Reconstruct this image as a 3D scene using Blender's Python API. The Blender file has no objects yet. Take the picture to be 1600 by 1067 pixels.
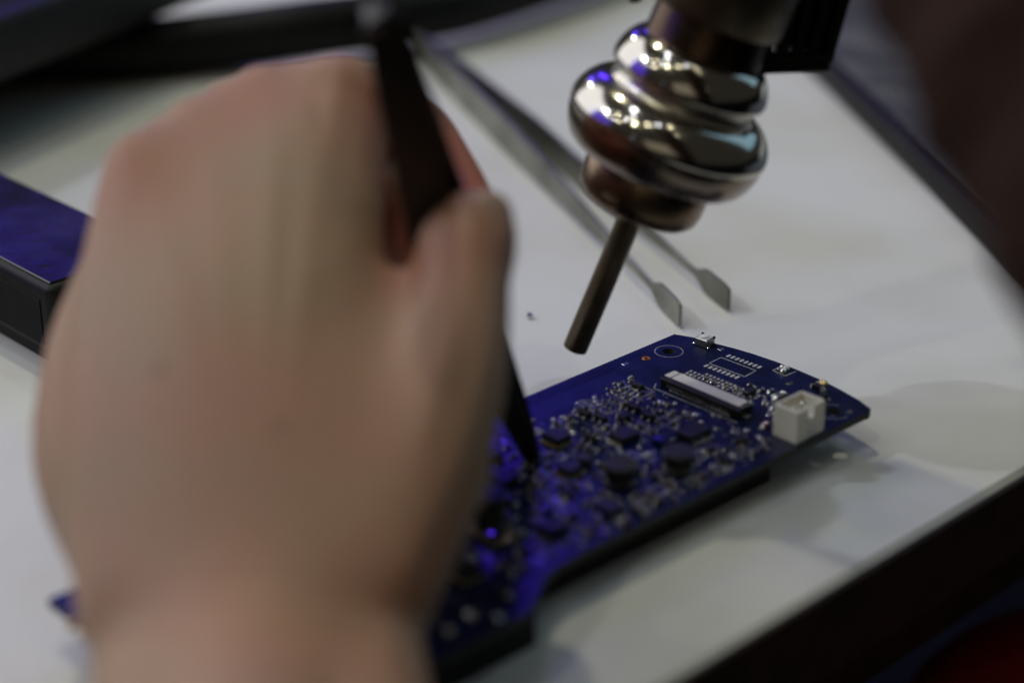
import bpy, bmesh, math, random
import numpy as np
from math import sin, cos, pi, radians, sqrt, exp
from mathutils import Vector, Matrix

# ------------------------------------------------------------------ camera, world, lamps, exposure
SC = bpy.context.scene
COL = SC.collection
S = 0.001                                   # everything below is written in millimetres
CAM_H, PITCH, LENS = 185.0, radians(24.4), 67.5

cam_d = bpy.data.cameras.new('camera')
cam = bpy.data.objects.new('camera', cam_d)
COL.objects.link(cam)
cam.location = (0, 0, CAM_H * S)
cam.rotation_euler = (pi / 2 - PITCH, 0, 0)
cam_d.lens = LENS
cam_d.sensor_width = 36.0
cam_d.clip_start = 0.01
cam_d.clip_end = 60.0
cam_d.dof.use_dof = True
cam_d.dof.focus_distance = 0.423
cam_d.dof.aperture_fstop = 5.6
cam_d.dof.aperture_blades = 9
SC.camera = cam

w = bpy.data.worlds.new('World')
SC.world = w
w.use_nodes = True
w.node_tree.nodes['Background'].inputs[0].default_value = (0.62, 0.58, 0.50, 1)
w.node_tree.nodes['Background'].inputs[1].default_value = 0.05

SC.view_settings.view_transform = 'Standard'
SC.view_settings.look = 'None'
SC.view_settings.exposure = 0.0
SC.view_settings.gamma = 1.0
SC.render.engine = 'CYCLES'
SC.cycles.use_denoising = True
SC.cycles.max_bounces = 8
SC.cycles.sample_clamp_indirect = 3.0


def lamp(name, kind, loc, power, color, radius=40, size=(1000, 1000), aim=(20, 400, 0)):
    d = bpy.data.lights.new(name, kind)
    d.energy = power
    d.color = color
    o = bpy.data.objects.new(name, d)
    COL.objects.link(o)
    o.location = Vector(loc) * S
    if kind == 'AREA':
        d.shape = 'RECTANGLE'
        d.size, d.size_y = size[0] * S, size[1] * S
        v = Vector(aim) - Vector(loc)
        o.rotation_euler = v.to_track_quat('-Z', 'Y').to_euler()
    else:
        d.shadow_soft_size = radius * S
    return o


# the hall's ceiling spots: two rows, warm and cool heads side by side
WARM, COOL = (1.0, 0.945, 0.69), (0.82, 0.86, 0.98)
SPOTS = [(-2700, -100, 2300, WARM, 3.6, 26), (-2300, -500, 2300, COOL, 3.6, 26), (-2000, -800, 2400, WARM, 4, 26), (-1500, -100, 2400, WARM, 4, 26), (-1150, -500, 2400, COOL, 4, 26),
         (-900, -850, 2400, WARM, 14, 30), (-600, -150, 2400, COOL, 4, 26), (-150, -700, 2400, WARM, 4, 26), (400, -300, 2400, COOL, 3, 26), (850, -150, 2400, WARM, 2.5, 26), (1100, -800, 2400, WARM, 2, 26),
         (-430, 1280, 2400, WARM, 38, 50), (1400, 2500, 2500, WARM, 17, 50), (-2250, 330, 2300, COOL, 58, 34),
         (-1700, 3300, 2000, WARM, 24, 45), (-250, 450, 2400, COOL, 11, 60)]
for x, y, z, c, p, r in SPOTS:
    lamp('ceiling_spot', 'POINT', (x, y, z), p, c, r)
# stage screens that show as reflections in the metal and the board
lamp('violet_stage_light', 'AREA', (-600, 3000, 1680), 1.6, (0.075, 0.022, 1.0), size=(1700, 640))
lamp('violet_stage_light', 'AREA', (-200, 3000, 1700), 2.6, (0.075, 0.022, 1.0), size=(380, 240))
lamp('violet_stage_light', 'AREA', (-1000, 3000, 1400), 1.4, (0.075, 0.022, 1.0), size=(300, 160))
lamp('violet_stage_light', 'AREA', (-2900, 250, 1300), 6.0, (0.11, 0.04, 1.0), size=(1600, 1300))
lamp('violet_stage_light', 'AREA', (-380, 3000, 1480), 1.4, (0.075, 0.022, 1.0), size=(300, 140))
lamp('violet_stage_light', 'AREA', (-800, 3000, 1215), 0.22, (0.075, 0.022, 1.0), size=(420, 110))
lamp('white_screen', 'AREA', (-2300, 1850, 1450), 34.0, (0.93, 0.94, 1.0), size=(2300, 2800))
lamp('blue_screen', 'AREA', (2000, 1900, 1450), 8.0, (0.42, 0.74, 1.0), size=(1700, 2300))
# the dim lit hall behind the camera
lamp('hall_light', 'AREA', (300, -3200, 1150), 4.0, (1.0, 0.88, 0.66), size=(3600, 1500))

F_ = Vector((0, cos(PITCH), -sin(PITCH)))
U_ = Vector((0, sin(PITCH), cos(PITCH)))
R_ = Vector((1, 0, 0))
CPOS = Vector((0, 0, CAM_H))


def at(px, py, d):
    """surveyed point: photo pixel and distance in mm -> place in the room (mm)"""
    return CPOS + d * (F_ + (px - 800) / 3000 * R_ - (py - 533.5) / 3000 * U_)


def on(px, py, z=0.0):
    d = F_ + (px - 800) / 3000 * R_ - (py - 533.5) / 3000 * U_
    return CPOS + d * ((z - CAM_H) / d.z)


# ------------------------------------------------------------------ materials
def mat(name, base, rough=0.5, metal=0.0, spec=0.5, noise=None, bump=None, coat=0.0, rvar=None, sss=None):
    m = bpy.data.materials.new(name)
    m.use_nodes = True
    nt = m.node_tree
    b = nt.nodes['Principled BSDF']
    b.inputs['Base Color'].default_value = (*base, 1)
    b.inputs['Roughness'].default_value = rough
    b.inputs['Metallic'].default_value = metal
    b.inputs['Specular IOR Level'].default_value = spec
    if coat:
        b.inputs['Coat Weight'].default_value = coat
        b.inputs['Coat Roughness'].default_value = 0.12
    if sss:
        b.inputs['Subsurface Weight'].default_value = sss[0]
        b.inputs['Subsurface Radius'].default_value = (1.0, 0.4, 0.2)
        b.inputs['Subsurface Scale'].default_value = sss[1] * S
    tc = nt.nodes.new('ShaderNodeTexCoord')

    def tex(scale, detail=4, stretch=None):
        t = nt.nodes.new('ShaderNodeTexNoise')
        t.inputs['Scale'].default_value = scale
        t.inputs['Detail'].default_value = detail
        if stretch:
            mp = nt.nodes.new('ShaderNodeMapping')
            mp.inputs['Scale'].default_value = stretch
            nt.links.new(tc.outputs['Object'], mp.inputs['Vector'])
            nt.links.new(mp.outputs['Vector'], t.inputs['Vector'])
        else:
            nt.links.new(tc.outputs['Object'], t.inputs['Vector'])
        return t
    if noise:                                # (scale, other colour, low, high)
        t = tex(noise[0])
        r = nt.nodes.new('ShaderNodeValToRGB')
        r.color_ramp.elements[0].position = noise[2]
        r.color_ramp.elements[1].position = noise[3]
        r.color_ramp.elements[0].color = (*base, 1)
        r.color_ramp.elements[1].color = (*noise[1], 1)
        nt.links.new(t.outputs['Fac'], r.inputs['Fac'])
        nt.links.new(r.outputs['Color'], b.inputs['Base Color'])
    if rvar:                                 # (scale, low, high, stretch)
        t = tex(rvar[0], 5, rvar[3] if len(rvar) > 3 else None)
        mr = nt.nodes.new('ShaderNodeMapRange')
        mr.inputs['From Min'].default_value = 0.3
        mr.inputs['From Max'].default_value = 0.7
        mr.inputs['To Min'].default_value = rvar[1]
        mr.inputs['To Max'].default_value = rvar[2]
        nt.links.new(t.outputs['Fac'], mr.inputs['Value'])
        nt.links.new(mr.outputs['Result'], b.inputs['Roughness'])
    if bump:                                 # (scale, strength, distance mm, stretch)
        t = tex(bump[0], 4, bump[3] if len(bump) > 3 else None)
        bp = nt.nodes.new('ShaderNodeBump')
        bp.inputs['Strength'].default_value = bump[1]
        bp.inputs['Distance'].default_value = bump[2] * S
        nt.links.new(t.outputs['Fac'], bp.inputs['Height'])
        nt.links.new(bp.outputs['Normal'], b.inputs['Normal'])
    return m


M = {
    'table': mat('white_laminate', (0.70, 0.71, 0.69), 0.50, spec=0.3, noise=(13, (0.62, 0.615, 0.55), 0.42, 0.66), bump=(900, 0.08, 0.1)),
    'edge': mat('brown_edge_band', (0.035, 0.018, 0.010), 0.6, noise=(120, (0.02, 0.011, 0.007), 0.4, 0.6)),
    'floor': mat('dark_floor', (0.006, 0.0065, 0.015), 0.9, spec=0.1, noise=(3, (0.003, 0.0035, 0.008), 0.4, 0.6)),
    'mask': mat('blue_solder_mask', (0.002, 0.008, 0.062), 0.26, noise=(60, (0.0015, 0.006, 0.034), 0.40, 0.62), rvar=(160, 0.18, 0.34), bump=(1500, 0.12, 0.05)),
    'mask_edge': mat('board_core', (0.020, 0.022, 0.020), 0.7, noise=(800, (0.035, 0.035, 0.028), 0.4, 0.6)),
    'pour': mat('copper_pour_under_mask', (0.004, 0.010, 0.085), 0.26, bump=(1500, 0.12, 0.05)),
    'silk': mat('white_silkscreen', (0.62, 0.63, 0.62), 0.7, noise=(1400, (0.40, 0.41, 0.42), 0.4, 0.6)),
    'tin': mat('solder_tin', (0.66, 0.64, 0.60), 0.24, 1.0, bump=(2400, 0.35, 0.06), rvar=(700, 0.14, 0.32)),
    'pad': mat('tinned_pad', (0.62, 0.61, 0.57), 0.55, 0.4, bump=(2400, 0.5, 0.08)),
    'gold': mat('gold_contact', (0.72, 0.55, 0.22), 0.30, 1.0, rvar=(500, 0.2, 0.45)),
    'copper': mat('bare_copper', (0.42, 0.17, 0.07), 0.45, 1.0, rvar=(500, 0.3, 0.6)),
    'ic': mat('black_epoxy', (0.010, 0.010, 0.012), 0.38, noise=(700, (0.018, 0.018, 0.020), 0.4, 0.6), bump=(2600, 0.2, 0.05)),
    'plastic': mat('black_plastic', (0.005, 0.005, 0.005), 0.5, spec=0.25, noise=(300, (0.010, 0.010, 0.0095), 0.4, 0.6), bump=(1800, 0.15, 0.05)),
    'ferrite': mat('ferrite', (0.016, 0.015, 0.016), 0.45, noise=(500, (0.030, 0.028, 0.028), 0.4, 0.65), bump=(1500, 0.3, 0.06)),
    'cap': mat('ceramic_tan', (0.11, 0.085, 0.055), 0.5, noise=(900, (0.07, 0.055, 0.035), 0.4, 0.6)),
    'capgrey': mat('ceramic_grey', (0.13, 0.13, 0.13), 0.5, noise=(900, (0.08, 0.08, 0.08), 0.4, 0.6)),
    'red': mat('red_component', (0.30, 0.03, 0.04), 0.45, noise=(900, (0.2, 0.02, 0.03), 0.4, 0.6)),
    'conn_white': mat('natural_nylon', (0.76, 0.75, 0.67), 0.42, noise=(160, (0.68, 0.67, 0.58), 0.4, 0.7), sss=(0.4, 1.2), bump=(1200, 0.15, 0.06)),
    'film': mat('grey_latch_plastic', (0.80, 0.78, 0.79), 0.40, noise=(260, (0.72, 0.70, 0.72), 0.4, 0.65), bump=(1600, 0.1, 0.05)),
    'chrome': mat('turned_steel', (0.52, 0.49, 0.43), 0.13, 1.0, rvar=(60, 0.09, 0.18), bump=(10, 0.05, 0.04, (1, 1, 60))),
    'brushed': mat('brushed_steel', (0.60, 0.57, 0.48), 0.26, 1.0, rvar=(60, 0.20, 0.34), bump=(40, 0.10, 0.05, (1, 1, 40))),
    'tube': mat('heat_stained_steel', (0.20, 0.165, 0.115), 0.36, 1.0, noise=(70, (0.09, 0.075, 0.055), 0.35, 0.7), rvar=(200, 0.28, 0.5)),
    'heat': mat('burnt_steel', (0.25, 0.18, 0.12), 0.22, 1.0, noise=(60, (0.16, 0.11, 0.08), 0.35, 0.7), rvar=(90, 0.18, 0.36)),
    'barrel': mat('darkened_steel', (0.085, 0.052, 0.034), 0.26, 1.0, noise=(60, (0.07, 0.05, 0.035), 0.35, 0.7), rvar=(90, 0.2, 0.36)),
    'rim': mat('browned_steel_rim', (0.33, 0.275, 0.23), 0.20, 1.0, noise=(60, (0.22, 0.17, 0.14), 0.35, 0.7), rvar=(90, 0.16, 0.3), bump=(10, 0.05, 0.04, (1, 1, 60))),
    'dull': mat('satin_steel', (0.32, 0.32, 0.28), 0.25, 1.0, noise=(45, (0.17, 0.17, 0.145), 0.4, 0.65), rvar=(200, 0.32, 0.5), bump=(300, 0.15, 0.06, (1, 14, 1))),
    'tweezer': mat('black_coating', (0.006, 0.006, 0.0055), 0.36, spec=0.5, noise=(200, (0.010, 0.0095, 0.009), 0.4, 0.6), bump=(1200, 0.2, 0.05)),
    'box': mat('black_gloss_plastic', (0.010, 0.010, 0.013), 0.2, noise=(60, (0.016, 0.016, 0.020), 0.4, 0.6), rvar=(60, 0.12, 0.28), bump=(220, 0.5, 0.12)),
    'panel': mat('dark_grey_panel', (0.005, 0.0055, 0.005), 0.6, spec=0.12, noise=(200, (0.008, 0.009, 0.008), 0.4, 0.6)),
    'slab': mat('grey_blue_panel', (0.060, 0.062, 0.075), 0.5, noise=(50, (0.12, 0.12, 0.125), 0.45, 0.7), rvar=(80, 0.3, 0.6)),
    'rubber': mat('black_hose', (0.004, 0.004, 0.004), 0.5, spec=0.18, noise=(80, (0.007, 0.007, 0.007), 0.4, 0.6)),
    'cloth': mat('dark_brown_sleeve', (0.050, 0.027, 0.019), 0.9, spec=0.08, noise=(400, (0.034, 0.019, 0.013), 0.35, 0.65), bump=(1200, 0.5, 0.3)),
    'redcloth': mat('red_fabric', (0.55, 0.010, 0.02), 0.85, noise=(300, (0.45, 0.01, 0.018), 0.35, 0.65), bump=(900, 0.5, 0.4)),
    'nail': mat('fingernail', (0.60, 0.44, 0.38), 0.24, noise=(200, (0.55, 0.38, 0.32), 0.4, 0.6)),
}


def skin_material():
    m = mat('skin', (0.43, 0.275, 0.185), 0.52, spec=0.35, sss=(0.25, 3.0), bump=(420, 0.25, 0.25))
    nt = m.node_tree
    b = nt.nodes['Principled BSDF']
    tc = [n for n in nt.nodes if n.type == 'TEX_COORD'][0]
    t = nt.nodes.new('ShaderNodeTexNoise')
    t.inputs['Scale'].default_value = 45
    t.inputs['Detail'].default_value = 5
    nt.links.new(tc.outputs['Object'], t.inputs['Vector'])
    r = nt.nodes.new('ShaderNodeValToRGB')
    r.color_ramp.elements[0].position, r.color_ramp.elements[1].position = 0.38, 0.62
    r.color_ramp.elements[0].color = (0.335, 0.230, 0.142, 1)
    r.color_ramp.elements[1].color = (0.37, 0.217, 0.138, 1)
    nt.links.new(t.outputs['Fac'], r.inputs['Fac'])
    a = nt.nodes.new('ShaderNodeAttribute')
    a.attribute_name = 'flush_shade'  # skin redness, plus shade painted into the hand's colour
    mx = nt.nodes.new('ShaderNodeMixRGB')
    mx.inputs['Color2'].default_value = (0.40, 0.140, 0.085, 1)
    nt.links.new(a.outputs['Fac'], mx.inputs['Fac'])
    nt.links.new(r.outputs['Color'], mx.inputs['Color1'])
    a2 = nt.nodes.new('ShaderNodeAttribute')
    a2.attribute_name = 'mole'
    mx2 = nt.nodes.new('ShaderNodeMixRGB')
    mx2.inputs['Color2'].default_value = (0.10, 0.05, 0.03, 1)
    nt.links.new(a2.outputs['Fac'], mx2.inputs['Fac'])
    nt.links.new(mx.outputs['Color'], mx2.inputs['Color1'])
    nt.links.new(mx2.outputs['Color'], b.inputs['Base Color'])
    return m


M['skin'] = skin_material()


# ------------------------------------------------------------------ helpers
def frame(z, x=None):
    """rotation whose z axis is z"""
    z = Vector(z).normalized()
    if x is None:
        x = Vector((1, 0, 0)) if abs(z.x) < 0.9 else Vector((0, 1, 0))
    y = z.cross(Vector(x)).normalized()
    x = y.cross(z)
    return Matrix((x, y, z)).transposed().to_4x4()


def box(bm, c, s, bev=0.0, rot=None, mi=0, seg=1):
    r = bmesh.ops.create_cube(bm, size=1.0, matrix=Matrix.Translation(Vector(c)) @ (rot or Matrix()) @ Matrix.Diagonal((*s, 1)))
    fs = set(f for v in r['verts'] for f in v.link_faces)
    for f in fs:
        f.material_index = mi
    if bev:
        es = list(set(e for v in r['verts'] for e in v.link_edges))
        rr = bmesh.ops.bevel(bm, geom=es, offset=bev, segments=seg, profile=0.5, affect='EDGES')
        for f in rr['faces']:
            f.material_index = mi


def dome(bm, x, y, rx, ry, h, z=0.0, mi=1):
    r = bmesh.ops.create_uvsphere(bm, u_segments=10, v_segments=6, radius=1.0, matrix=Matrix.Translation((x, y, z)) @ Matrix.Diagonal((rx, ry, h, 1)))
    for f in set(f for v in r['verts'] for f in v.link_faces):
        f.material_index = mi
        f.smooth = True


def lathe(bm, prof, n=48, mx=None, mi=0, cap=True):
    """prof: list of (radius, z)"""
    mx = mx or Matrix()
    rings = []
    for r, z in prof:
        rings.append([bm.verts.new(mx @ Vector((r * cos(2 * pi * k / n), r * sin(2 * pi * k / n), z))) for k in range(n)])
    for a, b in zip(rings, rings[1:]):
        for k in range(n):
            f = bm.faces.new((a[k], a[(k + 1) % n], b[(k + 1) % n], b[k]))
            f.material_index = mi
            f.smooth = True
    if cap:
        for ring, rev in ((rings[0], True), (rings[-1], False)):
            f = bm.faces.new(list(reversed(ring)) if rev else ring)
            f.material_index = mi


def loft(bm, sections, mi=0, cap=True, smooth=False):
    """sections: lists of equal numbers of points"""
    rings = [[bm.verts.new(p) for p in s] for s in sections]
    n = len(rings[0])
    for a, b in zip(rings, rings[1:]):
        for k in range(n):
            f = bm.faces.new((a[k], a[(k + 1) % n], b[(k + 1) % n], b[k]))
            f.material_index = mi
            f.smooth = smooth
    if cap:
        bm.faces.new(list(reversed(rings[0]))).material_index = mi
        bm.faces.new(rings[-1]).material_index = mi


def spline(pts, n):
    """Catmull-Rom through tuples of any length"""
    P = [pts[0]] + list(pts) + [pts[-1]]
    out = []
    for i in range(1, len(P) - 2):
        for k in range(n):
            t = k / n
            out.append(tuple(0.5 * (2 * b + (c - a) * t + (2 * a - 5 * b + 4 * c - d) * t * t + (3 * b - a - 3 * c + d) * t ** 3)
                             for a, b, c, d in zip(P[i - 1], P[i], P[i + 1], P[i + 2])))
    out.append(tuple(pts[-1]))
    return out


def tube(bm, pts, rad, n=20, mi=0, ribs=None):
    secs = []
    for i, p in enumerate(pts):
        p = Vector(p)
        a, b = Vector(pts[max(0, i - 1)]), Vector(pts[min(len(pts) - 1, i + 1)])
        fr = frame(b - a, (0.3, 0.1, 1)).to_3x3()
        r = rad[i] if isinstance(rad, (list, tuple)) else rad
        secs.append([p + fr @ Vector((r * cos(2 * pi * k / n), r * sin(2 * pi * k / n), 0)) for k in range(n)])
    loft(bm, secs, mi, smooth=True)


def finish(bm):
    bmesh.ops.recalc_face_normals(bm, faces=bm.faces)
    bmesh.ops.scale(bm, vec=(S, S, S), verts=bm.verts)


def mesh_of(name, bm, mats, smooth=False):
    finish(bm)
    me = bpy.data.meshes.new(name)
    bm.to_mesh(me)
    bm.free()
    for m in (mats if isinstance(mats, (list, tuple)) else [mats]):
        me.materials.append(M[m] if isinstance(m, str) else m)
    if smooth:
        for p in me.polygons:
            p.use_smooth = True
        try:
            me.set_sharp_from_angle(angle=radians(smooth if smooth > 1 else 40))
        except Exception:
            pass
    return me


def put(name, me, parent=None, loc=(0, 0, 0), rz=0.0, kind=None):
    o = bpy.data.objects.new(name, me)
    COL.objects.link(o)
    o.parent = parent
    o.location = Vector(loc) * S
    o.rotation_euler = (0, 0, rz)
    if kind:
        o['kind'] = kind
    return o


def obj(name, bm, mats, parent=None, smooth=False, kind=None, loc=(0, 0, 0), rz=0.0):
    return put(name, mesh_of(name, bm, mats, smooth), parent, loc, rz, kind)


def tag(o, label, cat, group=None):
    o['label'], o['category'] = label, cat
    if group:
        o['group'] = group
    return o


def thing(name, label, cat, loc=(0, 0, 0), rz=0.0, group=None):
    return tag(put(name, None, None, loc, rz), label, cat, group)


def BM():
    return bmesh.new()


# ------------------------------------------------------------------ floor and table
bm = BM()
bmesh.ops.create_grid(bm, x_segments=4, y_segments=4, size=9000, matrix=Matrix.Translation((0, 2000, -740)))
obj('floor', bm, 'floor', kind='structure')

E1 = (on(1600, 745) - on(1060, 1067)).normalized()          # along the near edge of the table
E2 = Vector((-E1.y, E1.x, 0))                                # into the table
T0 = on(1060, 1067)
tang = math.atan2(E1.y, E1.x)
table = thing('table', 'white topped work table with dark brown edge under the tools and board', 'table', (T0.x, T0.y, 0), tang)
bm = BM()
box(bm, (150, 445, -9), (2300, 887, 18), 1.2)
obj('tabletop', bm, 'table', table)
bm = BM()
box(bm, (150, 0.7, -9.6), (2300, 1.4, 18.4), 0.5)
obj('edge_band', bm, 'edge', table)
bm = BM()
box(bm, (150, 445, -52), (2200, 800, 60), 2)
obj('apron', bm, 'edge', table)
for sx in (-930, 1230):
    for sy in (70, 820):
        bm = BM()
        box(bm, (sx, sy, -410), (50, 50, 655), 3)
        obj('leg', bm, 'edge', table)

# ------------------------------------------------------------------ circuit board
A0 = on(1056, 521, 8.6)
BOARD_RZ = math.atan2(-0.69048293, -0.72334868)
board = thing('circuit_board', 'long dark blue circuit board crowded with small parts, curved at its far end', 'circuit board', (A0.x, A0.y, 7.0), BOARD_RZ)
TH = 1.6

far = [(0.5, 0.0), (-1.2, 4.0), (-2.4, 10), (-3.5, 15), (-4.1, 19), (-4.6, 25), (-4.7, 30), (-4.4, 37), (-3.6, 43), (-2.3, 49), (-0.8, 53.2)]
out = [(161, 0)] + far + [(0.6, 53.8), (2.0, 53.6), (84, 52.6), (90, 52.8), (95, 54.4), (99, 57.2), (103, 59.4), (107, 60.2), (150, 60.2), (161, 52)]
HOLES = [(8.3, 5.4, 1.5), (5.9, 48.7, 1.7), (14.6, 4.5, 0.35), (155, 6, 1.5), (152, 50, 1.5)]
bm = BM()
vs = [bm.verts.new((x, y, 0)) for x, y in out]
es = [bm.edges.new((vs[i], vs[(i + 1) % len(vs)])) for i in range(len(vs))]
for hx, hy, hr in HOLES:
    hv = [bm.verts.new((hx + hr * cos(2 * pi * k / 20), hy + hr * sin(2 * pi * k / 20), 0)) for k in range(20)]
    es += [bm.edges.new((hv[i], hv[(i + 1) % 20])) for i in range(20)]
bmesh.ops.triangle_fill(bm, use_beauty=True, use_dissolve=False, edges=es)
ext = bmesh.ops.extrude_face_region(bm, geom=list(bm.faces))
for v in ext['geom']:
    if isinstance(v, bmesh.types.BMVert):
        v.co.z = TH
bmesh.ops.recalc_face_normals(bm, faces=bm.faces)
for f in bm.faces:
    f.material_index = 0 if abs(f.normal.z) > 0.5 else 1
sub = obj('substrate', bm, ['mask', 'mask_edge'], board)

# copper: pour and traces as low relief under the mask
bm = BM()
box(bm, (44, 7.0, TH), (38, 5.2, 0.06), 0.0)
box(bm, (78, 14, TH), (16, 9, 0.06), 0.0)
for k in range(5):
    box(bm, (50 + k, 1.3 + 0.55 * k, TH), (80 - 4 * k, 0.22, 0.08), 0.0)
rng = random.Random(4)
for k in range(90):
    u, v = rng.uniform(3, 100), rng.uniform(7, 50)
    if rng.random() < 0.5:
        box(bm, (u, v, TH), (rng.uniform(2, 9), 0.18, 0.05))
    else:
        box(bm, (u, v, TH), (0.18, rng.uniform(2, 7), 0.05))
obj('copper_trace', bm, 'pour', board, kind='stuff')

# parts soldered to the board ----------------------------------------------
occupied = [(20.6, 26.8, 4.0, 13), (18.7, 49.8, 6.2, 5.2), (8.3, 5.4, 4, 4), (5.9, 48.7, 4.5, 4.5), (4.2, 20.2, 5.4, 6), (0.2, 8.7, 3, 3)]


def free(u, v, hu, hv):
    return all(abs(u - a) > hu + c or abs(v - b) > hv + d for a, b, c, d in occupied)


# flat cable connector
def connector():
    bm = BM()
    box(bm, (0, 0, 1.0), (4.6, 21.6, 2.0), 0.18)
    body = obj('cable_connector', bm, 'plastic', board, loc=(20.5, 26.7, TH))
    bm = BM()
    box(bm, (-0.75, 0.3, 2.06), (3.2, 18.6, 0.12), 0.04)
    obj('cover', bm, 'film', body)
    bm = BM()
    box(bm, (-0.75, -10.15, 2.04), (3.2, 1.6, 0.10), 0.03)
    obj('end_tab', bm, 'film', body)
    bm = BM()
    box(bm, (-0.55, 10.2, 2.12), (2.8, 1.3, 0.12), 0.03, Matrix.Rotation(radians(6.5), 4, 'X'))
    obj('end_tab', bm, 'chrome', body)
    bm = BM()
    box(bm, (1.95, 0, 1.85), (0.9, 21.9, 0.42), 0.1)
    obj('latch', bm, 'ic', body)
    bm = BM()
    for k in range(34):
        v = -8.6 + k * 0.5
        box(bm, (2.33, v, 0.75), (0.10, 0.2, 0.7))
    box(bm, (2.52, 0.6, 0.22), (0.4, 17.0, 0.2), 0.03)
    obj('contact_row', bm, 'tin', body, kind='stuff')
    bm = BM()
    for k in range(36):
        v = -8.9 + k * 0.5
        box(bm, (-2.75, v, 0.10), (1.0, 0.24, 0.16))
    obj('solder_leg', bm, 'tin', body, kind='stuff')
    for s in (-1, 1):
        bm = BM()
        box(bm, (0.6 if s > 0 else -2.6, s * 11.4, 0.35), (1.7, 1.5, 0.6), 0.15)
        obj('anchor_tab', bm, 'tin', body)
    return body


connector()


# white plug socket: an open box with notched wall and two pins
def socket():
    L, W, H, t = 8.8, 6.2, 7.0, 0.65
    bm = BM()
    box(bm, (0, 0, 2.3), (L, W, 4.6), 0.12)
    box(bm, (-L / 2 + t / 2, 0, H / 2 + 0.01), (t, W - 0.02, H - 0.02), 0.12)
    box(bm, (L / 2 - t / 2, 0, H / 2 + 0.01), (t, W - 0.02, H - 0.02), 0.12)
    box(bm, (0, -W / 2 + t / 2, H / 2), (L, t, H), 0.12)
    box(bm, (-2.7, W / 2 - t / 2, H / 2), (3.4, t, H), 0.12)
    box(bm, (2.7, W / 2 - t / 2, H / 2), (3.4, t, H), 0.12)
    box(bm, (0, W / 2 - t / 2 - 0.02, 1.4), (2.0, t, 2.8), 0.1)
    o = obj('plug_socket', bm, 'conn_white', board, loc=(18.7, 49.7, TH))
    o['label'] = 'tall milky white plastic plug socket'
    for s in (-1.25, 1.25):
        bm = BM()
        box(bm, (s, -0.3, 5.2), (0.64, 0.64, 2.2), 0.1)
        obj('pin', bm, 'tin', o)


socket()

# push switch on the far corner
bm = BM()
box(bm, (0, 0, 1.0), (2.9, 3.5, 2.0), 0.2)
sw = obj('push_switch', bm, 'dull', board, loc=(0.2, 8.7, TH), rz=0.06)
bm = BM()
lathe(bm, [(0.9, 2.0), (0.9, 2.3), (0.75, 2.4)], 24)
obj('button', bm, 'film', sw, smooth=True)
bm = BM()
box(bm, (0.1, 0, 2.03), (2.2, 2.7, 0.08), 0.03)
obj('cover', bm, 'film', sw)
for sx in (-1, 1):
    for sy in (-1, 1):
        bm = BM()
        box(bm, (sx * 1.25, sy * 1.95, 0.3), (0.55, 0.6, 0.5), 0.15)
        if sx < 0:
            box(bm, (sx * 1.3, sy * 1.6, 1.95), (0.4, 0.5, 0.55), 0.06)
        obj('clip', bm, 'tin' if sx > 0 else 'plastic', sw)


# drum inductors
def drum_mesh(r, h):
    bm = BM()
    lathe(bm, [(r * 0.92, 0), (r, 0.2), (r, 0.7), (r * 0.86, 0.95), (r * 0.84, h * 0.5), (r * 0.86, h - 0.95), (r, h - 0.7), (r, h - 0.2), (r * 0.93, h)], 40)
    return mesh_of('drum_inductor', bm, 'ferrite', 35)


dm = drum_mesh(3.3, 4.2)
for u, v, me in ((59.7, 39.3, dm), (47.7, 43.4, dm), (86.2, 30.5, drum_mesh(3.9, 4.6))):
    put('drum_inductor', me, board, (u, v, TH))
    occupied.append((u, v, 3.8, 3.8))


# packages
def leg_chip_mesh(name, L, W, H, nl, pitch, leg=0.45, both=True, foot=0.9):
    bm = BM()
    box(bm, (0, 0, H / 2 + 0.1), (L, W, H), 0.12)
    for k in range(nl):
        y = (k - (nl - 1) / 2) * pitch
        for s in ((-1, 1) if both else (1,)):
            box(bm, (s * (L / 2 + foot * 0.25), y, H * 0.42), (foot * 0.5, leg, 0.16), 0, mi=1)
            box(bm, (s * (L / 2 + foot * 0.75), y, 0.12), (foot * 0.6, leg, 0.2), 0.04, mi=1)
            dome(bm, s * (L / 2 + foot * 0.8), y, foot * 0.42, leg * 0.75, 0.34)
            box(bm, (s * (L / 2 + foot * 0.47), y, H * 0.25), (0.14, leg, H * 0.42), 0, mi=1)
    return mesh_of(name, bm, ['ic', 'tin'])


soic = leg_chip_mesh('integrated_circuit', 5.0, 3.9, 1.5, 4, 1.0)
soic_big = leg_chip_mesh('integrated_circuit', 4.2, 6.4, 1.7, 5, 1.27)
sot = leg_chip_mesh('transistor', 1.4, 2.9, 1.05, 2, 1.9, 0.4, True, 0.7)
qfp = leg_chip_mesh('integrated_circuit', 9.0, 9.0, 1.4, 16, 0.5, 0.22)


def flat_chip(name, L, W, H, skirt='gold'):
    bm = BM()
    box(bm, (0, 0, H / 2 + 0.3), (L, W, H), 0.15)
    box(bm, (0, 0, 0.22), (L + 0.7, W + 0.5, 0.3), 0.08, mi=1)
    return mesh_of(name, bm, ['ic', skirt], 30)


chipA = flat_chip('integrated_circuit', 4.0, 4.6, 1.7)
chipB = flat_chip('integrated_circuit', 3.6, 3.8, 1.5)
crystal_bm = BM()
box(crystal_bm, (0, 0, 0.6), (4.6, 3.6, 1.2), 0.3, seg=2)
crystal = mesh_of('oscillator', crystal_bm, 'pour', 30)
small_drum = drum_mesh(1.5, 1.9)

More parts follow.
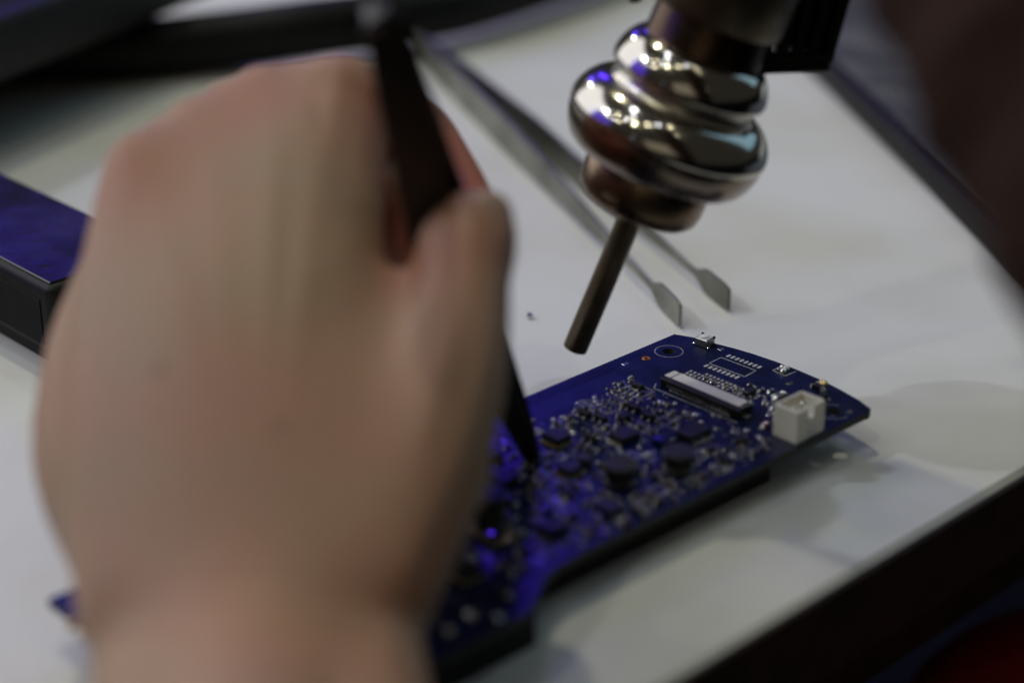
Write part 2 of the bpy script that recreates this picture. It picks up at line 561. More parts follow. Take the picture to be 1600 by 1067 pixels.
FIXED = [('integrated_circuit', chipA, 56.6, 18.9, 0, 3.0, 3.2), ('integrated_circuit', chipB, 64.2, 30.0, 0, 2.8, 2.8),
         ('integrated_circuit', soic_big, 35.2, 36.2, pi / 2, 4.4, 3.6), ('oscillator', crystal, 41.0, 34.0, 0, 2.8, 2.4),
         ('drum_inductor', small_drum, 59.6, 29.6, 0, 1.8, 1.8), ('integrated_circuit', soic, 46, 27.5, 0.0, 3.6, 2.4),
         ('transistor', sot, 26.8, 13.2, 0, 1.8, 1.8), ('transistor', sot, 44.2, 14.6, 0, 1.8, 1.8), ('transistor', sot, 43.2, 18.2, 0, 1.8, 1.8),
         ('transistor', sot, 34.8, 19.6, 0, 1.8, 1.8), ('transistor', sot, 35.4, 24.4, 0, 1.8, 1.8), ('transistor', sot, 30.2, 44.6, pi / 2, 1.8, 1.8),
         ('transistor', sot, 70.5, 35.6, 0, 1.8, 1.8), ('transistor', sot, 39.6, 21.5, pi / 2, 1.8, 1.8), ('transistor', sot, 51.2, 23.0, 0, 1.8, 1.8), ('transistor', sot, 53.6, 33.4, pi / 2, 1.8, 1.8), ('integrated_circuit', soic, 69.5, 45.5, pi / 2, 2.6, 3.6), ('transistor', sot, 39.0, 47.8, 0, 1.8, 1.8), ('transistor', sot, 66.2, 22.2, 0, 1.8, 1.8), ('transistor', sot, 12.2, 31.6, pi / 2, 1.8, 1.8), ('transistor', sot, 3.2, 43.5, pi / 2, 1.8, 1.8),
         ('integrated_circuit', qfp, 97, 20, 0, 6, 6), ('integrated_circuit', qfp, 122, 34, 0, 6, 6), ('integrated_circuit', chipA, 104, 44, 0, 3, 3.2),
         ('integrated_circuit', soic_big, 76, 23, 0, 4, 4), ('integrated_circuit', chipA, 72, 15.5, 0, 3, 3.2), ('integrated_circuit', soic, 82, 43.5, 0.0, 3.6, 2.6)]
for n, me, u, v, r, hu, hv in FIXED:
    put(n, me, board, (u, v, TH), r)
    occupied.append((u, v, hu, hv))


bm = BM()
box(bm, (0, 0, 0.6), (6.0, 8.4, 1.2), 0.35, seg=2)
put('shield_can', mesh_of('shield_can', bm, 'chrome', 30), board, (91.6, 37.5, TH))
occupied.append((91.6, 37.5, 3.4, 4.6))


def two_terminal(name, L, W, H, body, cap_len):
    bm = BM()
    box(bm, (0, 0, H / 2 + 0.05), (L - 2 * cap_len, W * 0.97, H), 0.0)
    for s in (-1, 1):
        box(bm, (s * (L - cap_len) / 2, 0, H / 2 + 0.05), (cap_len, W, H * 1.06), 0.06, mi=1)
        dome(bm, s * (L / 2 + 0.02), 0, 0.42, W * 0.55, H * 0.72)
    return mesh_of(name, bm, [body, 'tin'])


KINDS = [('resistor', two_terminal('resistor', 1.6, 0.82, 0.46, 'ic', 0.32), 1.25, 0.62),
         ('capacitor', two_terminal('capacitor', 1.6, 0.82, 0.80, 'cap', 0.36), 1.25, 0.62),
         ('capacitor', two_terminal('capacitor', 1.6, 0.85, 0.75, 'capgrey', 0.36), 1.25, 0.62),
         ('resistor', two_terminal('resistor', 1.0, 0.52, 0.36, 'ic', 0.24), 0.85, 0.45),
         ('capacitor', two_terminal('capacitor', 1.0, 0.52, 0.50, 'cap', 0.25), 0.85, 0.45),
         ('capacitor', two_terminal('capacitor', 2.1, 1.3, 1.1, 'cap', 0.45), 1.6, 0.9),
         ('capacitor', two_terminal('capacitor', 3.2, 1.7, 1.3, 'capgrey', 0.5), 2.2, 1.1),
         ('diode', two_terminal('diode', 2.7, 1.5, 1.0, 'ic', 0.4), 2.0, 1.0),
         ('diode', two_terminal('diode', 1.8, 1.2, 0.9, 'red', 0.3), 1.4, 0.8)]


def place(kind, u, v, r):
    n, me, a, b = KINDS[kind]
    hu, hv = (a, b) if abs(sin(r)) < 0.5 else (b, a)
    if not free(u, v, hu * 0.98, hv * 0.98):
        return False
    put(n, me, board, (u, v, TH), r)
    occupied.append((u, v, hu, hv))
    return True


place(8, 21.5, 43.5, 0)
place(6, 9.5, 37.5, 0.0)
place(7, -0.2, 40.0, pi / 2)
count = 0
rng = random.Random(11)
#            u0  u1  v0  v1   tries kinds
ZONES = [(24, 32, 8.5, 15, 90, (3, 4, 0)), (28, 50, 11, 31, 150, (0, 1, 2, 3, 4, 3, 4)), (50, 74, 13, 36, 130, (0, 1, 2, 4, 5, 3)),
         (26, 74, 38.5, 51, 150, (0, 1, 2, 5, 6, 7, 5)), (8, 17, 27, 44, 40, (3, 4, 0)), (74, 98, 12, 50, 150, (0, 1, 5, 6, 7, 2)),
         (100, 150, 8, 54, 90, (1, 5, 6, 7)), (12, 16, 14, 36, 60, (3, 4))]
for u0, u1, v0, v1, n, ks in ZONES:
    for _ in range(n):
        if count >= 268:
            break
        k = rng.choice(ks)
        u, v = round(rng.uniform(u0, u1) / 0.35) * 0.35, round(rng.uniform(v0, v1) / 0.35) * 0.35
        if place(k, u, v, rng.choice((0, pi / 2))):
            count += 1

# bare pads, vias and test points
bm = BM()
rng = random.Random(23)
for k in range(8):                                           # empty eight-lead footprints
    v = 16.0 + k * 1.2
    box(bm, (0.6 - 0.05 * k, v, TH + 0.03), (1.3, 0.62, 0.08), 0.02)
    box(bm, (8.0 - 0.05 * k, v, TH + 0.03), (1.3, 0.62, 0.08), 0.02)
for r_ in range(3):
    for k in range(17):
        if rng.random() < 0.85:
            box(bm, (11.2 + r_ * 1.25, 15.5 + k * 1.12 + rng.uniform(-.1, .1), TH + 0.03), (0.75, 0.5, 0.07), 0.02)
obj('solder_pad', bm, 'pad', board, kind='stuff')
bm = BM()
pads = 0
for _ in range(1600):
    u, v = rng.uniform(24, 100), rng.uniform(9, 51)
    a = rng.uniform(0.3, 0.75)
    if free(u, v, a, a) and pads < 330:
        pads += 1
        if rng.random() < 0.6:
            box(bm, (u, v, TH + 0.03), (a * 1.5, a * 1.1, 0.1), 0.03)
        else:
            dome(bm, u, v, a * 0.85, a * 0.85, 0.42, TH, 0)
for u, v in ((-0.9, 12.6), (20, 3.2), (12.5, 29), (11.5, 41), (16.5, 40.5), (1.8, 34), (3.5, 51), (8.6, 45), (91, 2.5), (92.5, 1.6), (95, 2.2)):
    box(bm, (u, v, TH + 0.03), (1.4, 1.0, 0.1), 0.03)
obj('solder_pad', bm, 'tin', board, kind='stuff')

# two soldered edge contacts at the curved end, a copper test point, the side pin, end header pins
for u, v in ((-2.0, 29.1), (-2.2, 39.2)):
    bm = BM()
    rr = random.Random(int(u * 10 + v * 7))
    for k in range(7):
        bmesh.ops.create_icosphere(bm, subdivisions=2, radius=rr.uniform(0.45, 0.8), matrix=Matrix.Translation((rr.uniform(-.9, .9), rr.uniform(-.8, .8), 0.35)) @ Matrix.Diagonal((1, 1, 0.8, 1)))
    obj('solder_joint', bm, 'gold' if v > 35 else 'tin', board, True, loc=(u, v, TH))
bm = BM()
lathe(bm, [(0.4, 0.02), (0.4, 0.10), (1.0, 0.10), (1.0, 0.02)], 24, cap=False)
obj('test_point', bm, 'copper', board, loc=(14.6, 4.5, TH))
bm = BM()
lathe(bm, [(0.75, 0), (0.75, 1.0), (0.3, 1.4)], 16)
obj('pin', bm, 'tin', board, smooth=True, loc=(110, 58.6, TH))
pin = None
for k in range(6):
    if pin is None:
        bm = BM()
        box(bm, (3.0, 0, 0.9), (6.0, 1.5, 1.5), 0.3)
        pin = mesh_of('pin', bm, 'gold')
    put('pin', pin, board, (158, 11 + 2.54 * k * 1.6, TH))
for u, v in ((112, 54), (118, 55), (124, 52), (131, 55)):
    bm = BM()
    lathe(bm, [(1.1, 0), (1.0, 0.3), (0.5, 0.9)], 16)
    obj('solder_joint', bm, 'tin', board, smooth=True, loc=(u, v, TH))

# silkscreen lines
bm = BM()


def line(x0, y0, x1, y1, wd=0.16):
    d = Vector((x1 - x0, y1 - y0, 0))
    box(bm, ((x0 + x1) / 2, (y0 + y1) / 2, TH + 0.02), (d.length + wd, wd, 0.05), 0, Matrix.Rotation(math.atan2(d.y, d.x), 4, 'Z'))


def ring(x, y, r, a0=0, a1=360, wd=0.16, n=48):
    pts = [(x + r * cos(radians(a0 + (a1 - a0) * k / n)), y + r * sin(radians(a0 + (a1 - a0) * k / n))) for k in range(n + 1)]
    for p, q in zip(pts, pts[1:]):
        line(*p, *q, wd)


ring(8.3, 5.4, 3.1)
ring(5.9, 48.7, 3.3, -160, 95)
for a, b in (((2.4, 15.4), (2.1, 25.0)), ((2.1, 25.0), (6.2, 25.3)), ((6.2, 25.3), (6.6, 15.6)), ((6.6, 15.6), (2.4, 15.4))):
    line(*a, *b)
line(24.4, 15.6, 24.2, 38.3)
line(24.4, 15.6, 22.6, 14.6)
line(-3.6, 27.5, -0.5, 27.4), line(-0.5, 27.4, -0.4, 31.0), line(-0.4, 31.0, -3.7, 31.2)
line(-3.6, 37.6, -0.8, 37.4), line(-0.8, 37.4, -0.6, 41.0)
rng = random.Random(8)
for _ in range(60):                                          # little frames round the parts
    u, v = rng.uniform(25, 90), rng.uniform(10, 50)
    a, b = rng.choice(((1.5, 0.85), (0.85, 1.5), (2.4, 1.4)))
    line(u - a, v - b, u + a, v - b, 0.13)
    line(u + a, v - b, u + a, v + b, 0.13)
    if rng.random() < 0.6:
        line(u + a, v + b, u - a, v + b, 0.13)
        line(u - a, v + b, u - a, v - b, 0.13)
obj('silkscreen', bm, 'silk', board, kind='stuff')

# what the board stands on: black sockets under it
for (u, v, a, b) in ((60, 45, 68, 8.6), (124, 50, 46, 18), (120, 10, 40, 10), (40, 14, 24, 10)):
    bm = BM()
    box(bm, (u, v, -3.5), (a, b, 6.98), 0.5)
    obj('underside_connector', bm, 'rubber', board)

# loose part on the table
p = on(828, 497)
bm = BM()
box(bm, (0, 0, 0.55), (1.15, 1.5, 0.9), 0.08)
t = thing('loose_chip', 'tiny square chip lying alone on the white table', 'chip', (p.x, p.y, 0), 0.25)
obj('body', bm, 'pour', t)
for s in (-1, 1):
    bm = BM()
    box(bm, (0, s * 0.75, 0.52), (1.2, 0.45, 1.0), 0.08)
    obj('terminal', bm, 'tin', t)


# ------------------------------------------------------------------ hot air gun
gun_tip = at(898, 545, 402)
AX = Vector((0.345, -0.02, 0.938)).normalized()
gun = thing('hot_air_gun', 'steel hot air gun nozzle with thin tube pointing down at the board', 'hot air gun', gun_tip)
gun.rotation_euler = frame(AX).to_euler()
bm = BM()
lathe(bm, [(2.15, 6), (2.1, 0.1), (2.3, 0), (2.55, 0.15), (2.6, 1), (2.6, 40)], 36, cap=False)
obj('nozzle_tube', bm, 'tube', gun, 40)
bm = BM()
lathe(bm, [(2.6, 33.6), (9.5, 33.8), (11.6, 34.4), (12.7, 35.6), (13.1, 37.5), (13.1, 42.5), (12.6, 43.6), (12.4, 46)], 64)
obj('collar', bm, 'heat', gun, 40)
bm = BM()
lathe(bm, [(12.4, 43.6), (15.6, 43.8), (17.4, 44.3), (18.6, 45.3), (19.5, 46.8), (20.1, 48.6), (20.45, 50.4), (20.5, 51.4)], 96, cap=False)
obj('taper_ring', bm, 'rim', gun, 60)
bm = BM()
lathe(bm, [(20.4, 51.2), (20.65, 51.5)] + [(14.9 + 5.85 * cos(radians(t)) ** 1.2, 52.4 + 6.6 * sin(radians(t)) ** 1.2) for t in range(0, 90, 4)], 96, cap=False)
obj('flange', bm, 'chrome', gun, 60)
bm = BM()
lathe(bm, [(15.2, 58.8), (14.6, 59.4), (14.4, 60.2), (14.4, 61.4), (14.7, 62.0)], 96, cap=False)
obj('neck', bm, 'brushed', gun, 40)
bm = BM()
lathe(bm, [(14.4, 61.7), (15.4, 61.9), (15.85, 62.3)] + [(11.4 + 4.6 * cos(radians(t)) ** 1.2, 63.0 + 6.7 * sin(radians(t)) ** 1.2) for t in range(0, 90, 4)], 96)
obj('flange', bm, 'chrome', gun, 60)
bm = BM()
lathe(bm, [(12.3, 69.4), (11.9, 70.2), (11.7, 82), (11.7, 86)], 64)
obj('barrel', bm, 'barrel', gun, 40)
bm = BM()
lathe(bm, [(11.7, 76.2), (13.0, 76.4), (13.5, 77.0), (13.7, 92), (13.9, 100)], 56)
obj('sleeve', bm, 'tube', gun, 40)
bm = BM()
lathe(bm, [(13.6, 96), (14.8, 97), (15, 118), (16, 215), (13, 232), (6, 240)], 56)
obj('handle', bm, 'plastic', gun, 40)


# ribbed guard standing off the handle
def guard():
    base = AX
    fr = frame(AX).to_3x3().inverted()

    def loc(px, py, d):
        return fr @ (at(px, py, d) - gun_tip)
    bm = BM()
    a, b, c, d_ = (1192, 98), (1291, 94), (1330, -10), (1330, -160)
    lo_l, lo_r = loc(1190, 99, 385), loc(1292, 95, 385)
    up_l, up_r = loc(1222, -170, 372), loc(1372, -170, 372)
    nrm = (lo_r - lo_l).cross(up_l - lo_l).normalized()

    def bar(p0, p1, wd, dp):
        fr2 = frame(p1 - p0, nrm)
        box(bm, (p0 + p1) / 2, (dp, wd, (p1 - p0).length), 0.4, fr2)
    bar(lo_l + (lo_r - lo_l) * -0.02, lo_l + (lo_r - lo_l) * 1.02, 3.2, 6)
    for k in range(5):
        t_ = k / 4
        bar(lo_l.lerp(lo_r, t_ * 0.92 + 0.04), up_l.lerp(up_r, t_ * 0.92 + 0.04), 2.3, 5)
    bar(up_l, up_r, 6, 9)
    o = obj('rib_guard', bm, 'plastic', gun)
    bm = BM()
    m0, m1 = (lo_l + lo_r) / 2 - nrm * 0, (up_l + up_r) / 2
    fr2 = frame(m1 - m0, nrm)
    s_ = -1 if (fr2 @ Vector((1, 0, 0))).dot(fr @ Vector((0, -1, 0))) > 0 else 1
    off = fr2.to_3x3() @ Vector((s_ * 4.2, 0, 0))
    box(bm, (m0 + m1) / 2 + off, (3.0, 13.5, (m1 - m0).length - 4), 0.5, fr2)
    obj('back_plate', bm, 'slab', o)
    bm = BM()
    p1 = Vector((0, 0, 130))
    tube(bm, [p1, (p1 + m1) / 2, m1], 4, 12)
    obj('bracket', bm, 'plastic', o)


guard()
bm = BM()
fr = frame(AX).to_3x3().inverted()
q0, q1 = fr @ (at(985, -60, 372) - gun_tip), fr @ (at(993, 2, 375) - gun_tip)
tube(bm, [q0, q1], [1.7, 1.2], 12)
tube(bm, [q0, Vector((0, 0, 104))], 1.6, 12)
obj('lug', bm, 'plastic', gun)

# ------------------------------------------------------------------ flat-tipped tweezers lying on their side
hinge = on(655, 98) + Vector((0, 0, 0))


def side_arm(tip_px, bend, mats_parent, thick=1.1, out=1):
    tip = on(*tip_px)
    d = tip - hinge
    L = d.length
    d.normalize()
    n = Vector((-d.y, d.x, 0)) * out
    # (fraction along, sideways bow mm, half height mm, centre height mm)
    st = [(0.0, 0.0, 5.2, 5.6), (0.06, 0.6, 5.4, 5.6), (0.2, 1.0, 5.6, 5.6), (0.45, 1.0, 5.2, 5.6), (0.62, 0.7, 3.9, 5.0), (0.74, 0.4, 2.7, 4.4),
          (0.84, 0.2, 1.5, 3.9), (0.905, 0.0, 1.0, 3.6), (0.922, 0.0, 1.05, 3.5), (0.932, 0.0, 2.0, 3.5), (0.945, 0.0, 3.2, 3.5), (0.955, 0.0, 3.4, 3.45), (0.985, 0.0, 3.35, 3.4), (0.997, 0, 3.0, 3.4), (1.0, 0.0, 2.6, 3.4)]
    secs = []
    for f, s_, hh, zc in st:
        c = hinge + d * L * f + n * s_ * bend
        t2 = thick / 2 * (1.0 if f < 0.8 else 0.7)
        secs.append([c + n * t2 + Vector((0, 0, zc - hh)), c + n * t2 + Vector((0, 0, zc + hh)), c - n * t2 + Vector((0, 0, zc + hh)), c - n * t2 + Vector((0, 0, zc - hh))])
    bm = BM()
    loft(bm, secs)
    bmesh.ops.bevel(bm, geom=list(bm.edges), offset=0.22, segments=2, affect='EDGES')
    return obj('arm', bm, 'dull', mats_parent, 25)


silver = thing('tweezers', 'silver tweezers with broad flat tips lying open on the table behind the board', 'tweezers')
side_arm((1063, 514), 0.4, silver, out=-1)
side_arm((1139, 489), 1.4, silver, out=1)
bm = BM()
box(bm, hinge + Vector((-2, 4, 5.6)), (3.4, 9, 10), 0.8, Matrix.Rotation(0.25, 4, 'Z'))
obj('hinge_block', bm, 'dull', silver)

# ------------------------------------------------------------------ black tweezers in the hand
TIP, TOP = at(836, 718, 378), at(596, 14, 292)
tw = thing('tweezers', 'black pointed tweezers held upright between the thumb and forefinger', 'tweezers')
axis = TOP - TIP
LEN = axis.length
axis.normalize()
view = (CPOS - (TIP + TOP) / 2).normalized()
side = axis.cross(view).normalized()                         # to the right of the blade as seen
front = side.cross(axis).normalized()
if front.dot(view) < 0:
    front = -front


def blade(sgn):
    #      along  half width, gap from the axis, sideways
    st = [(0.0, 1.15, 0.45, 0.0), (0.03, 1.6, 0.6, 0.0), (0.12, 2.3, 1.2, 0.0), (0.24, 2.7, 2.3, 0.0), (0.38, 3.5, 3.4, 0), (0.50, 3.9, 4.3, 0), (0.60, 4.2, 4.8, 0.0), (0.75, 3.8, 3.2, 0.0),
          (0.88, 3.5, 1.9, 0.0), (0.95, 3.1, 1.0, 0.0), (0.98, 2.9, 0.85, 0), (1.0, 1.3, 0.85, 0.0)]
    st = [tuple(x) for x in spline(st, 4)]
    secs = []
    for f, hw, g, sd in st:
        c = TIP + axis * LEN * f + (front * (0.8 * sgn) - side * (0.85 if sgn > 0 else 0.12)) * g + side * sd
        t2 = 0.75
        secs.append([c + side * hw + front * t2, c - side * hw + front * t2, c - side * hw - front * t2, c + side * hw - front * t2])
    bm = BM()
    loft(bm, secs)
    bmesh.ops.bevel(bm, geom=[e for e in bm.edges], offset=0.12, segments=1, affect='EDGES')
    return obj('arm', bm, 'tweezer', tw, 35)


blade(1)
blade(-1)
bm = BM()
c = TOP - axis * 1.2 - side * 1.6
lathe(bm, [(1.0, -2.2), (1.4, -1.9), (1.4, 1.9), (1.0, 2.2)], 24, Matrix.Translation(c) @ frame(front))
obj('rivet', bm, 'slab', tw, 40)

# ------------------------------------------------------------------ the person's hand
person = thing('person', 'person reaching in with a bare hand pinching black tweezers, other arm dark sleeved', 'person')


def chain(bm, nodes, step=1.6):
    """nodes: (px, py, depth, radius mm): a tapered limb of overlapping balls"""
    pts = [(*at(a, b, c), r) for a, b, c, r in nodes]
    pts = spline(pts, 8)
    last = None
    for x, y, z, r in pts:
        p = Vector((x, y, z))
        if last is not None and (p - last).length < min(step, r * 0.13):
            continue
        last = p
        bmesh.ops.create_icosphere(bm, subdivisions=2, radius=r, matrix=Matrix.Translation(p))


HAND = [
    # forearm and wrist
    [(330, 1900, 205, 24), (370, 1480, 240, 20.5), (400, 1180, 267, 17), (400, 1040, 282, 16.5), (395, 960, 291, 16.5)],
    [(280, 1500, 242, 18), (280, 1180, 270, 14), (273, 1040, 285, 12.5), (258, 940, 292, 12.5)],
    [(560, 1500, 239, 17), (548, 1180, 268, 13.5), (538, 1040, 282, 12.5), (532, 940, 289, 12.5)],
    # metacarpals
    [(520, 960, 288, 14), (535, 640, 306, 13), (500, 450, 319, 12), (500, 340, 328, 11.5), (522, 172, 343, 10.2)],
    [(475, 960, 288, 16), (490, 640, 304, 15), (465, 360, 326, 13.5), (478, 182, 344, 10.6)],
    [(430, 960, 288, 16), (455, 640, 305, 16), (435, 360, 327, 14), (425, 190, 344, 10.8)],
    [(385, 960, 289, 16), (400, 640, 306, 16), (385, 380, 326, 14), (376, 212, 342, 10.6)],
    [(340, 960, 290, 16), (340, 640, 308, 16), (330, 400, 326, 13.8), (325, 238, 339, 10.6)],
    [(300, 950, 290, 15), (290, 660, 307, 15), (280, 440, 323, 13.0), (280, 262, 336, 9.8)],
    [(260, 940, 291, 14), (235, 680, 307, 14.5), (228, 460, 320, 12.0), (240, 284, 331, 9.4)],
    [(330, 940, 292, 16), (275, 720, 304, 15.5), (250, 560, 314, 14), (245, 430, 323, 12.5), (255, 330, 330, 10.5)],
    [(330, 960, 291, 16), (310, 640, 306, 15.5), (308, 480, 318, 14.5), (300, 330, 331, 11.5)],
    [(385, 960, 290, 17), (372, 640, 305, 16.2), (362, 480, 316, 15.2), (352, 320, 331, 12.2)],
    # outer side of the palm
    [(255, 900, 296, 12.5), (190, 740, 312, 14), (180, 590, 325, 13), (212, 430, 336, 10.0)],
    [(400, 1000, 288, 16.5), (390, 880, 296, 16.5), (390, 760, 301, 16.2)],
    # index finger
    [(528, 172, 343, 10.4), (595, 190, 366, 9.4), (645, 215, 381, 8.6), (688, 275, 372, 7.8), (712, 318, 364, 7.6), (738, 362, 352, 7.0), (744, 378, 348, 6.4)],
    [(540, 330, 356, 11), (610, 345, 357, 10.5), (655, 375, 354, 10), (690, 440, 345, 9.5), (700, 520, 335, 9)],
    # middle finger
    [(425, 190, 344, 10.4), (490, 240, 384, 9.6), (560, 290, 402, 9.0), (640, 420, 388, 8.6), (690, 520, 366, 8.2), (712, 590, 350, 7.6), (716, 620, 344, 6.6)],
    # ring finger
    [(325, 238, 339, 10.2), (370, 290, 380, 9.4), (420, 350, 400, 8.8), (520, 480, 380, 8.4), (600, 590, 356, 8.0), (640, 660, 342, 7.4), (648, 690, 336, 6.4)],
    # little finger
    [(240, 284, 331, 9.2), (262, 350, 362, 8.4), (300, 440, 380, 7.6), (380, 560, 368, 7.2), (450, 660, 348, 6.8), (485, 720, 338, 6.2), (492, 740, 334, 5.4)],
    # thumb
    [(560, 900, 288, 13), (640, 730, 298, 12.5), (690, 590, 306, 11.0), (716, 490, 312, 9.0), (722, 430, 316, 8.5), (728, 395, 319, 8.9), (738, 368, 322, 7.9), (744, 352, 325, 6.2)],
    [(226, 264, 330, 7.0), (226, 300, 328, 6.4)], [(322, 214, 337, 7.4), (324, 262, 334, 6.6)], [(425, 168, 342, 7.8), (430, 225, 338, 7.0)], [(526, 150, 341, 7.6), (520, 215, 336, 7.0)],
    # web between thumb and index
    [(650, 720, 302, 13), (640, 590, 311, 11.5), (615, 505, 318, 9.5)],
    [(560, 800, 297, 15), (600, 670, 304, 13)],
]


def make_hand():
    bm = BM()
    for c in HAND:
        chain(bm, c)
    me = mesh_of('hand_raw', bm, 'skin')
    o = bpy.data.objects.new('hand_raw', me)
    COL.objects.link(o)
    rm = o.modifiers.new('remesh', 'REMESH')
    rm.mode = 'VOXEL'
    rm.voxel_size = 0.0011
    sm = o.modifiers.new('smooth', 'SMOOTH')
    sm.factor, sm.iterations = 0.5, 10
    dg = bpy.context.evaluated_depsgraph_get()
    m2 = bpy.data.meshes.new_from_object(o.evaluated_get(dg))
    bpy.data.objects.remove(o)
    m2.name = 'hand'
    for p in m2.polygons:
        p.use_smooth = True
    # relax the back of the hand into one even surface, leaving fingers and outline alone
    nv, ne = len(m2.vertices), len(m2.edges)
    co = np.empty(nv * 3, dtype=np.float32)
    m2.vertices.foreach_get('co', co)
    co = co.reshape(-1, 3).astype(np.float64)
    no = np.empty(nv * 3, dtype=np.float32)
    m2.vertices.foreach_get('normal', no)
    no = no.reshape(-1, 3)
    ed = np.empty(ne * 2, dtype=np.int32)
    m2.edges.foreach_get('vertices', ed)
    ed = ed.reshape(-1, 2)
    deg = np.bincount(ed.ravel(), minlength=nv).astype(np.float64)
    q = co / S - np.array(CPOS)
    dep = q @ np.array(F_)
    px = 800 + 3000 * (q @ np.array(R_)) / dep
    py = 533.5 - 3000 * (q @ np.array(U_)) / dep
    e = 1.22 - np.sqrt(((px - 355 - (py - 560) * 0.04) / 250) ** 2 + ((py - 640) / 420) ** 2)
    view = -q / np.linalg.norm(q, axis=1)[:, None]
    facing = np.clip(((no * view).sum(1) - 0.1) / 0.4, 0, 1)
    wgt = (np.clip(e / 0.45, 0, 1) * facing)[:, None] * 0.6
    for _ in range(170):
        acc = np.zeros_like(co)
        for k in range(3):
            acc[:, k] = np.bincount(ed[:, 0], co[ed[:, 1], k], nv) + np.bincount(ed[:, 1], co[ed[:, 0], k], nv)
        co += wgt * (acc / deg[:, None] - co)
    # tendons fanning to the knuckles and fine folds at the wrist
    lift = np.zeros(nv)
    for kx, ky, am in ((235, 290, 0.14), (325, 235, 0.2), (425, 185, 0.26), (518, 180, 0.26)):
        ax, ay = kx - 400.0, ky - 950.0
        ln = math.hypot(ax, ay)
        t = ((px - 400) * ax + (py - 950) * ay) / ln ** 2
        dd = np.abs((px - 400) * ay - (py - 950) * ax) / ln
        lift += am * np.exp(-(dd / 22) ** 2) * np.clip((t - 0.25) / 0.45, 0, 1) * np.clip((1.08 - t) / 0.15, 0, 1)
    for wy, am in ((905, 0.2), (938, 0.3), (985, 0.2)):
        lift -= am * np.exp(-((py - wy - 0.0004 * (px - 400) ** 2) / 7) ** 2) * np.exp(-((px - 400) / 190) ** 2)
    co += no * (lift * np.clip(facing, 0, 1))[:, None] * S
    m2.vertices.foreach_set('co', co.astype(np.float32).ravel())
    m2.update()
    fl = m2.attributes.new('flush_shade', 'FLOAT', 'POINT')
    mo = m2.attributes.new('mole', 'FLOAT', 'POINT')
    spots = [(at(608, 168, 338), 9, 0.8), (at(650, 360, 345), 16, 1.0), (at(405, 150, 333), 10, 0.5), (at(200, 265, 322), 10, 0.6), (at(305, 215, 330), 8, 0.3),  # first two paint shade: index knuckle turning away, hollow beside the tweezers
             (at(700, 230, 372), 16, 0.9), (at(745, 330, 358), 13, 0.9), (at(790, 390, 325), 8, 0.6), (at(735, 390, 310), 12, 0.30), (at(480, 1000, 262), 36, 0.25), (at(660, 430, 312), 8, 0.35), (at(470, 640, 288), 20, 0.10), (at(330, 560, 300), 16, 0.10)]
    moles = [(at(250, 578, 307), 1.0), (at(432, 668, 290), 1.0)]
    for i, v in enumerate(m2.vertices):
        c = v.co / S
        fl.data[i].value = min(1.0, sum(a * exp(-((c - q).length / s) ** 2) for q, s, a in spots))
        k = 0.0
        for q, s in moles:
            ray = (q - CPOS).normalized()
            dist = ((c - CPOS) - ray * (c - CPOS).dot(ray)).length
            if dist < 2.2 and (c - q).length < 25:
                k = max(k, exp(-(dist / 0.75) ** 2))
        mo.data[i].value = k * 0.8
    if not m2.materials:
        m2.materials.append(M['skin'])
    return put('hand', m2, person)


make_hand()

# thumb nail
bm = BM()
c = at(757, 352, 317)
nv = (at(775, 338, 305) - at(745, 356, 325)).normalized()
bmesh.ops.create_uvsphere(bm, u_segments=24, v_segments=12, radius=1.0, matrix=Matrix.Translation(c) @ frame(nv, at(742, 366, 323) - at(730, 395, 320)) @ Matrix.Diagonal((6.0, 4.6, 1.2, 1)))
obj('fingernail', bm, 'nail', person, 60)

# sleeve of the other arm, close to the camera on the right
bm = BM()
nodes = [(1450, -1000, 262, 24), (1590, -480, 244, 26), (1672, -180, 236, 27), (1825, 90, 228, 29), (2080, 470, 216, 30), (2420, 1000, 204, 34)]
pts = spline([(*at(a, b, c), r) for a, b, c, r in nodes], 10)
rng = random.Random(3)
n = 40
secs = []
for i, (x, y, z, r) in enumerate(pts):
    a, b = Vector(pts[max(0, i - 1)][:3]), Vector(pts[min(len(pts) - 1, i + 1)][:3])
    fr3 = frame(b - a, (0.2, 0.1, 1)).to_3x3()
    secs.append([Vector((x, y, z)) + fr3 @ (Vector((cos(2 * pi * k / n), sin(2 * pi * k / n), 0)) * (r + 0.9 * sin(i * 0.9 + 2.5 * sin(2 * pi * k / n)) + 0.5 * sin(i * 2.1 + k * 0.7))) for k in range(n)])
loft(bm, secs, smooth=True)
obj('sleeve', bm, 'cloth', person, 60)

# ------------------------------------------------------------------ things round the edge of the table
# long black box on the left
UD, VD = Vector((-0.72334868, -0.69048293, 0)), Vector((0.69048293, -0.72334868, 0))
cn = on(75, 452, 21.5)                                       # its near right top corner
lb = thing('adapter_box', 'glossy black box with recessed side panel lying left of the hand', 'box', (cn.x, cn.y, 0), BOARD_RZ)
bm = BM()
box(bm, (-16.5, -95, 13), (33, 190, 17), 2.2, seg=3)
obj('case', bm, 'plastic', lb, 30)
bm = BM()
box(bm, (-16.5, -95, 21.5), (29.6, 186, 0.9), 0.3)
obj('lid', bm, 'box', lb, 30)
bm = BM()
box(bm, (-17, -95, 2.6), (28, 184, 5.2), 0.4)
obj('base', bm, 'plastic', lb)
bm = BM()
box(bm, (0.02, -92, 12.2), (0.5, 176, 11), 0.15)
obj('side_panel', bm, 'panel', lb)
# specks and scuffs on its lid
bm = BM()
rng = random.Random(6)
for _ in range(26):
    a = rng.uniform(0.1, 0.28)
    bmesh.ops.create_icosphere(bm, subdivisions=1, radius=a, matrix=Matrix.Translation((rng.uniform(-30, -4), rng.uniform(-70, -4), 21.98)))
obj('dust', bm, 'cap', lb, kind='stuff')

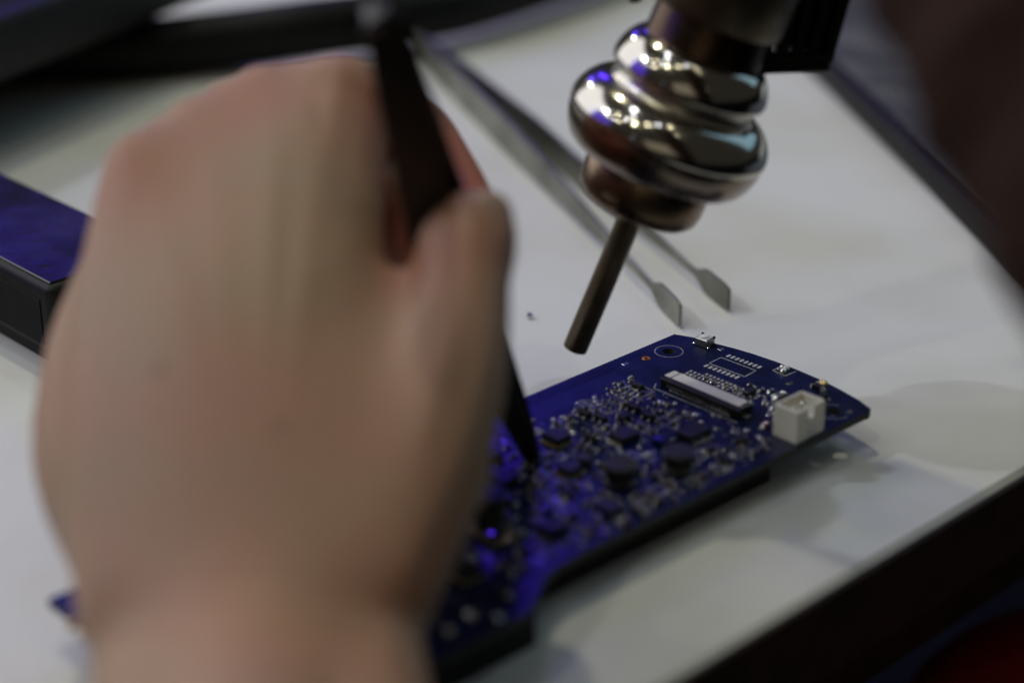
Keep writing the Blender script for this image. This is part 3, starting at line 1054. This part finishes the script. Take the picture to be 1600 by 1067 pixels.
# station at the far left: a flat black case seen across its long side
q0, q1 = on(0, 133, 22), on(320, 0, 22)
d = (q1 - q0).normalized()
st = thing('station_case', 'flat black case at the far left corner beside the thick black hose', 'case', (q0.x, q0.y, 0), math.atan2(d.y, d.x))
bm = BM()
box(bm, (-30, 90, 31.5), (300, 180, 19), 2.5, seg=3)
obj('case', bm, 'plastic', st, 30)
bm = BM()
box(bm, (-30, 92, 41.4), (288, 166, 0.8), 0.3)
obj('lid', bm, 'box', st, 30)
for fx in (-150, 85):
    for fy in (60, 150):
        bm = BM()
        box(bm, (fx, fy, 11), (24, 16, 22.4), 1.0)
        obj('foot', bm, 'rubber', st)

# hose of the hot air gun crossing the back of the table
hose = [on(-260, 92, 10), on(-60, 86, 10), on(120, 82, 10), on(230, 76, 10), on(340, 64, 10.5), on(490, 44, 13), on(700, 13, 13), on(900, -46, 13), on(1150, -130, 12), on(1450, -205, 12)]
bm = BM()
pts = spline([tuple(p) for p in hose], 10)
tube(bm, pts, 9.8, 24)
h = obj('air_hose', bm, 'rubber', None, 60)
tag(h, 'thick black hose curving across the back of the table', 'hose')

# dark flat device on the right
q0, q1 = on(1247, 100), on(1500, 352)
d = (q1 - q0).normalized()
sl = thing('flat_device', 'flat dark device with black rim on the table at the right', 'device', (q0.x, q0.y, 0), math.atan2(d.y, d.x))
bm = BM()
box(bm, (70, 75, 4.4), (420, 150, 8.4), 1.6, seg=3)
obj('rim', bm, 'rubber', sl, 30)
bm = BM()
box(bm, (70, 76, 8.7), (412, 143, 0.6), 0.2)
obj('top_panel', bm, 'slab', sl)

# something red low beyond the table edge
c = at(1640, 1110, 470)
bm = BM()
bmesh.ops.create_uvsphere(bm, u_segments=40, v_segments=24, radius=1, matrix=Matrix.Diagonal((62, 62, 24, 1)))
for v in bm.verts:
    a = math.atan2(v.co.y, v.co.x)
    v.co.x += 2.0 * sin(3 * a)
    v.co.z += 1.5 * sin(5 * a + 1)
rc = thing('red_cushion', 'dark red cushion low down beyond the brown table edge', 'cushion', (c.x + 30, c.y + 4, c.z - 14))
obj('cover', bm, 'redcloth', rc, 60)
bm = BM()
pts = [(62 * cos(2 * pi * k / 60), 62 * sin(2 * pi * k / 60), 0) for k in range(61)]
tube(bm, pts, 1.6, 8)
obj('piping', bm, 'redcloth', rc, 60)
